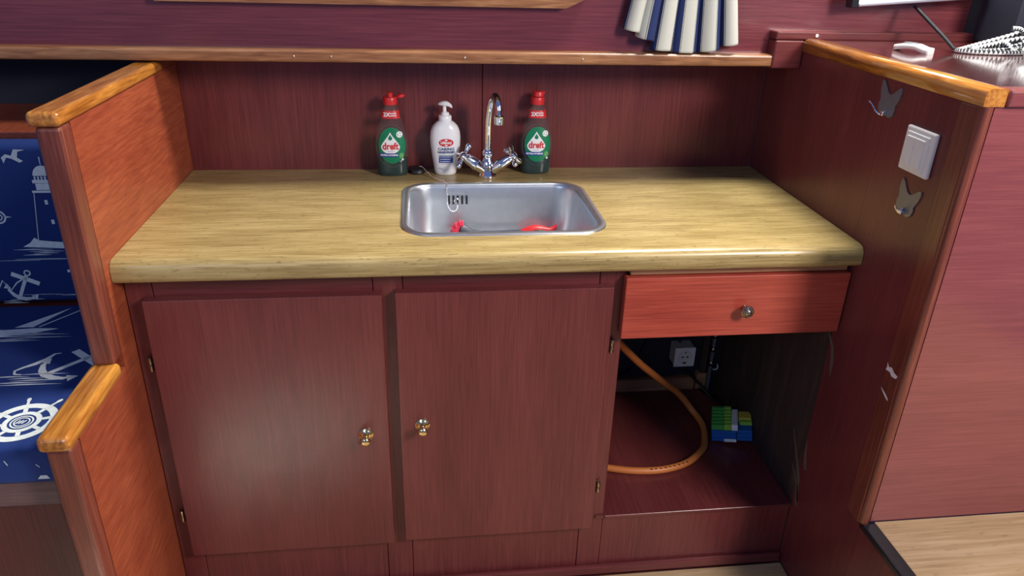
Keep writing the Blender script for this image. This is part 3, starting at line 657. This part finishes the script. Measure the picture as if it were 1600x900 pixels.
b = B(); b.text('CARING', 0.0078, 0.001, 0.0555, G1, 0.0003, 1.15); obj('navy_lettering', b, textnavy, bd, fix=False); b = B(); b.text('HANDWASH', 0.0060, 0.001, 0.0490, G1, 0.0004, 1.0)
obj('navy_lettering', b, textnavy, bd, fix=False); b = B(); b.grid(lin(-0.0145, 0.0155, 8), [0.0451, 0.0456], G1); b.grid(lin(-0.008, 0.010, 5), [0.0235, 0.0240], G1); b.grid(lin(-0.015, -0.007, 3), [0.0145, 0.0152], G1); b.grid(lin(-0.015, -0.004, 3), [0.0125, 0.0129], G1)
obj('small_print', b, textnavy, bd, fix=False)['kind'] = 'stuff'
obj('grey_band', B().grid(lin(-0.0140, 0.0150, 8), [0.0380, 0.0430], G1), labelgrey, bd, fix=False)
bb_ = obj('blue_panel', B().grid(lin(-0.0140, 0.0150, 8), [0.0265, 0.0320, 0.0378], G1), labelblue, bd, fix=False)
b = B()
for v in (0.0345, 0.0297):
    polar(b, G2, -0.0105, v, .0011, .0011, 8, 1)
    u = -0.008
    while u < 0.009: b.grid([u, u + .0012], [v - .0008, v + .0008], G2); u += .0018
obj('white_lettering', b, labelwhite, bb_, fix=False)

# ------------------------------------------------------------------ hooks and switch on the side cabinet
def hook(cy, cz, s, lean, label, bent):
    t = thing('butterfly_hook', label, 'hook', (1.2, cy, cz), 'butterfly hooks on the side cabinet')
    P = [(0, .009), (.006, .011), (.013, .017), (.020, .024), (.0255, .026), (.0275, .020), (.0265, .010), (.0225, .0), (.0205, -.004), (.0225, -.010), (.021, -.019), (.014, -.025), (.006, -.025), (0, -.022)]
    P = P + [(-a, c) for a, c in P[-2:0:-1]]
    R2 = Matrix.Rotation(lean, 2); Q = [tuple(R2 @ (Vector(p) * s)) for p in P]
    obj('plate', B().plate([(-p[0], p[1]) for p in Q], [], 0.0004, 0.0022, lambda u, v, h: Vector((1.2 - h, cy + u, cz + v))), satin, t)
    b = B(); zz = cz - .021 * s
    if bent: b.tube([(1.1965, cy + .000, zz + .004), (1.192, cy + .002, zz - .002), (1.188, cy + .012, zz + .002), (1.186, cy + .022, zz + .010), (1.184, cy + .028, zz + .014)], 0.0014, 8)
    else: b.tube([(1.1965, cy + .002, zz + .006), (1.192, cy + .004, zz - .001), (1.187, cy + .004, zz + .004), (1.184, cy + .004, zz + .010)], 0.0014, 8)
    b.box(1.190, 1.1985, cy - .004, cy + .006, zz - .003, zz + .003, .001, 1)
    obj('hook_arm', b, chrome, t, smooth=True)
    return t
hook(-0.004, 0.9665, 1.0, -0.10, 'butterfly hook with bent wire above the light switch', True)
hook(-0.108, 0.8375, 0.95, -0.15, 'butterfly hook stuck below the light switch', False)
sw = thing('light_switch', 'white double light switch on the side cabinet', 'switch', (1.2, -0.107, 0.912))
obj('frame', bx(1.1925, 1.1998, -0.1420, -0.0735, 0.8785, 0.9450, 0.0028, 3), white, sw)
obj('bezel', bx(1.1905, 1.1930, -0.1325, -0.0800, 0.8850, 0.9375, 0.0012, 2), white, sw)
for y0_, y1_ in ((-0.1260, -0.1050), (-0.1042, -0.0840)):
    obj('rocker', bx(1.1885, 1.1910, y0_, y1_, 0.8890, 0.9315, 0.0010, 2), white, sw)

# ------------------------------------------------------------------ inside the open compartment
so = thing('wall_socket', 'white power socket box at the back of the open compartment', 'socket', (1.095, 0.42, 0.236))
obj('box', bx(1.0705, 1.1195, 0.404, 0.443, 0.2375, 0.2875, 0.003, 2), offwhite, so)
obj('face', bx(1.0690, 1.1210, 0.3995, 0.4045, 0.2360, 0.2890, 0.002, 2), white, so)
obj('insert', B().lathe([(0.0190, 0.0), (0.0190, 0.0012), (0.0172, 0.0012), (0.0165, 0.0002), (0.0005, -0.0005)], (1.095, 0.3992, 0.2625), (0, -1, 0), 28), offwhite, so, smooth=True)
b = B()
for u in (-0.006, 0.006): b.lathe([(0.0024, 0), (0.0024, 0.0012), (0.0004, 0.0012)], (1.095 + u, 0.3992, 0.2640), (0, -1, 0), 10)
b.box(1.091, 1.099, 0.3975, 0.3990, 0.2460, 0.2495); b.box(1.093, 1.097, 0.3975, 0.3990, 0.2755, 0.2775)
obj('pin_hole', b, black, so)
tag(obj('socket_cable', B().tube([(1.090, 0.430, 0.2880), (1.085, 0.436, 0.320), (1.055, 0.438, 0.332), (1.020, 0.438, 0.315), (1.000, 0.438, 0.270), (0.985, 0.437, 0.225), (0.955, 0.436, 0.195), (0.900, 0.436, 0.191), (0.82, 0.436, 0.191)], 0.0028, 8), darkint, None, (1.0, 0.438, 0.19)), 'thin dark cable arching from the socket along the back wall', 'cable')
tag(obj('floor_cable', B().tube([(1.095, 0.420, 0.2365), (1.103, 0.418, 0.222), (1.120, 0.415, 0.203), (1.145, 0.405, 0.180), (1.168, 0.378, 0.1585), (1.188, 0.335, 0.1565)], 0.0032, 8), black, None, (1.1, 0.42, 0.155)), 'black cable dropping from the socket to the compartment floor', 'cable')
pp = thing('water_pipe', 'vertical metal water pipe with valve beside the socket', 'pipe', (1.176, 0.42, 0.15))
obj('pipe', B().tube([(1.176, 0.425, 0.0), (1.176, 0.425, 0.55)], 0.0052, 12), satin, pp, smooth=True)
b = B()
for z in (0.222, 0.262, 0.30, 0.345): obj('fitting', B().lathe([(0.005, 0), (0.0085, 0.001), (0.0085, 0.012), (0.005, 0.014)], (1.176, 0.425, z), (0, 0, 1), 6), pewter, pp)
obj('valve_tag', B().tube([(1.178, 0.414, 0.216), (1.186, 0.411, 0.218), (1.189, 0.411, 0.226), (1.186, 0.411, 0.232)], 0.0016, 6), white, pp)
ho = tag(obj('gas_hose', B().tube([(0.80, 0.13, 0.52), (0.844, 0.17, 0.457), (0.871, 0.20, 0.419), (0.928, 0.24, 0.349), (0.992, 0.28, 0.281), (1.055, 0.31, 0.219), (1.090, 0.308, 0.176), (1.1045, 0.262, 0.1615), (1.089, 0.205, 0.160), (1.071, 0.172, 0.160), (1.025, 0.133, 0.160), (0.969, 0.114, 0.160), (0.912, 0.113, 0.160), (0.853, 0.126, 0.160), (0.76, 0.16, 0.160)], 0.0078, 14, 8), hosem, None, (1.0, 0.2, 0.152), smooth=True), 'orange rubber hose looping across the compartment floor', 'hose')
b = B()
for i in range(9):
    t = i / 8; x = 0.935 + 0.085 * t; y_ = 0.1125 + 0.018 * t ** 2
    b.box(x - .0025, x + (.0022 if i % 3 else .0035), y_ - .0055, y_ - .0035, 0.1660, 0.1674)
obj('printed_text', b, black, ho)
sg = thing('sponge_pack', 'plastic pack of green and blue scouring sponges in the compartment', 'sponges', (1.148, 0.25, 0.1515))
SM = Matrix.Translation((1.1085, 0.210, 0.1535)) @ Matrix.Rotation(math.radians(-22), 4, 'Z') @ Matrix.Rotation(math.radians(-9), 4, 'Y') @ Matrix.Diagonal((0.90, 0.80, 1.2, 1)) @ Matrix.Translation((0, -0.205, 0))
def slab(x0, x1, y0, y1, z0, z1, mt, name='sponge'):
    return obj(name, bx(x0, x1, y0, y1, z0, z1, 0.0015, 2, SM), mt, sg)
for k in range(3): slab(0.0, 0.060, 0.205, 0.288, k * 0.0080, 0.0074 + k * 0.0080, bluesp)
for k in range(6):
    y_ = 0.207 + k * 0.0135
    slab(0.0, 0.0300, y_, y_ + 0.0128, 0.0240, 0.0350 + k * 0.0016, greensp); slab(0.0304, 0.0480, y_, y_ + 0.0128, 0.0240, 0.0365 + k * 0.0016, limesp)
for k in range(3): slab(0.0605, 0.0985, 0.212, 0.285, k * 0.0080, 0.0074 + k * 0.0080, bluesp)
slab(0.0655, 0.0965, 0.250, 0.285, 0.0240, 0.0345, yellowsp); slab(0.0680, 0.0980, 0.236, 0.2495, 0.0240, 0.0315, limesp)
slab(0.0485, 0.0640, 0.206, 0.288, 0.0242, 0.0375, labelwhite, 'paper_label')
slab(0.030, 0.060, 0.2035, 0.2048, 0.0005, 0.0065, labelwhite, 'paper_label')

# ------------------------------------------------------------------ curtain
ct = thing('curtain', 'gathered blue and cream striped curtain above the ledge', 'curtain', (0.955, 0.30, 0.991))
zb_tab = [(0.0, 1.040), (0.27, 1.010), (0.30, 0.998), (0.41, 0.995), (0.52, 0.9925), (0.66, 0.9915), (0.76, 0.996), (0.88, 1.004), (1.0, 1.010)]
b = B(); NU, NV = 140, 26; V = []
for i in range(NU + 1):
    u = i / NU; zb = interp([(a, c) for a, c in zb_tab], u)[0]; col = []
    for j in range(NV + 1):
        v = j / NV; z = zb + (1.44 - zb) * v ** 1.5
        k = min(1.0, (z - 0.99) / 0.30); wdt = 0.240 - 0.115 * k; xc = 0.952 + 0.004 * k
        ph = 2 * PI * (6.5 * u + 0.35 * math.sin(5 * u))
        amp = (0.0105 + 0.004 * math.sin(9 * u)) * (1 - 0.2 * k)
        x = xc + (u - 0.5) * wdt + 0.009 * math.cos(ph) * (1 - .3 * k); yv = 0.311 + amp * math.sin(ph) - 0.004 * math.sin(PI * u)
        col.append(b.bm.verts.new((x, yv, z)))
    V.append(col)
for i in range(NU):
    for j in range(NV):
        f = b.bm.faces.new((V[i][j], V[i + 1][j], V[i + 1][j + 1], V[i][j + 1])); f.smooth = True
        for lp, uu in zip(f.loops, (i, i + 1, i + 1, i)): lp[b.uv].uv = (uu / NU * 10.6 + 0.20, 0)
cl = obj('cloth', b, curtm, ct)
md = cl.modifiers.new('s', 'SOLIDIFY'); md.thickness = 0.0012; md.offset = 0
obj('curtain_rod', B().tube([(0.80, 0.306, 1.445), (1.12, 0.306, 1.445)], 0.005, 10), brass, ct)

# ------------------------------------------------------------------ things on and above the side cabinet
wp = thing('wall_panel', 'white flat panel with aluminium edge hanging above the cabinet top', 'panel', (1.40, 0.30, 1.078))
Mw = Matrix.Translation((1.27, 0, 1.079)) @ Matrix.Rotation(-0.075, 4, 'Y') @ Matrix.Translation((-1.27, 0, -1.079))
obj('face', bx(1.283, 1.545, 0.284, 0.300, 1.0865, 1.26, 0, 1, Mw), panew, wp)
obj('edge_profile', bx(1.283, 1.545, 0.281, 0.302, 1.0805, 1.0863, 0.0015, 2, Mw), silver, wp)
obj('end_cap', bx(1.268, 1.2825, 0.280, 0.303, 1.0790, 1.262, 0.002, 2, Mw), blackg, wp)
obj('mount', bx(1.36, 1.46, 0.300, 0.331, 1.13, 1.20), black, wp)
tag(obj('power_lead', B().tube([(1.402, 0.292, 1.084), (1.4045, 0.262, 1.070), (1.4055, 0.225, 1.054), (1.4045, 0.185, 1.038), (1.402, 0.155, 1.0265), (1.401, 0.148, 1.0245)], 0.0034, 10), blackg, None, (1.42, 0.22, 1.03), smooth=True), 'black power lead running from the white panel down to the cabinet top', 'cable')
rm = thing('door_chime_remote', 'small white arched remote with grey pad on the cabinet top', 'remote', (1.332, 0.155, 1.0195))
RA = Matrix.Translation((1.324, 0.150, 1.0195)) @ Matrix.Rotation(math.radians(-60), 4, 'Z')
rings = []
for t in lin(-1, 1, 14):
    lift = 0.0055 * (1 - t * t) if t < 0.25 else 0.0055 * (1 - .0625) * max(0, 1 - (t - .25) / .5)
    hw = 0.0120 * (1 - 0.12 * abs(t) ** 3); zt = 0.0095 + lift * 0.8; zl = lift
    rings.append([RA @ Vector((t * 0.031, s * hw * kx, zl + (zt - zl) * kz)) for s, kx, kz in ((-1, 1, 0.0), (-1, 1, .75), (-1, .85, 1), (1, .85, 1), (1, 1, .75), (1, 1, 0.0))])
obj('body', B().loft(rings), white, rm)
obj('pad', B().loft([[RA @ Vector((-0.006 + k * 0.013 * math.cos(a), k * 0.0075 * math.sin(a), zz)) for a in [i * PI / 10 for i in range(20)]] for k, zz in ((1, .0125), (1, .0148), (.85, .0153))]), greypl, rm)
rp = thing('braided_cord', 'coil of black and white braided cord on the cabinet top', 'cord', (1.48, 0.15, 1.0195))
def rope(pts): return obj('strand', B().tube(pts, 0.0040, 10, 12, uvper=0.0045), braidm, rp, smooth=True)
rope([(1.66, 0.17, 1.083), (1.56, 0.165, 1.062), (1.502, 0.16, 1.046), (1.450, 0.155, 1.0335), (1.412, 0.15, 1.0245), (1.4035, 0.143, 1.0240), (1.425, 0.125, 1.0240), (1.470, 0.118, 1.0240), (1.515, 0.125, 1.0240), (1.58, 0.14, 1.030), (1.66, 0.16, 1.034)])
rope([(1.64, 0.155, 1.060), (1.56, 0.152, 1.050), (1.507, 0.150, 1.042), (1.466, 0.147, 1.0335), (1.434, 0.145, 1.0270), (1.430, 0.140, 1.0245), (1.452, 0.135, 1.0245), (1.495, 0.137, 1.0270), (1.55, 0.15, 1.036), (1.64, 0.17, 1.045)])
rope([(1.65, 0.19, 1.075), (1.58, 0.185, 1.060), (1.525, 0.178, 1.046), (1.485, 0.17, 1.036), (1.478, 0.155, 1.0300), (1.505, 0.14, 1.0320), (1.56, 0.148, 1.043), (1.64, 0.15, 1.053)])
rope([(1.485, 0.15, 1.0390), (1.490, 0.138, 1.0360), (1.497, 0.130, 1.0270), (1.515, 0.142, 1.0330), (1.535, 0.150, 1.0460), (1.57, 0.142, 1.0540), (1.64, 0.138, 1.070)])
rope([(1.50, 0.150, 1.061), (1.512, 0.147, 1.0605), (1.53, 0.15, 1.0550), (1.57, 0.16, 1.068), (1.62, 0.165, 1.090)])
b = B(); random.seed(3)
for_r = []
for z, r in ((1.0200, .030), (1.0205, .036), (1.032, .038), (1.042, .030), (1.050, .018), (1.054, .006)):
    for_r.append([(1.518 + r * (1 + .18 * math.sin(3 * a + z * 90)) * math.cos(a), 0.075 + r * (1 + .15 * math.cos(4 * a)) * math.sin(a), z + .003 * math.sin(5 * a)if z > 1.021 else z) for a in [2 * PI * i / 22 for i in range(22)]])
tag(obj('plastic_bag', b.loft(for_r), bagm, None, (1.52, 0.075, 1.0195), smooth=True), 'crumpled cloudy plastic bag at the right edge of the cabinet top', 'bag')

for o in bpy.data.objects:
    if '_o' in o: del o['_o']
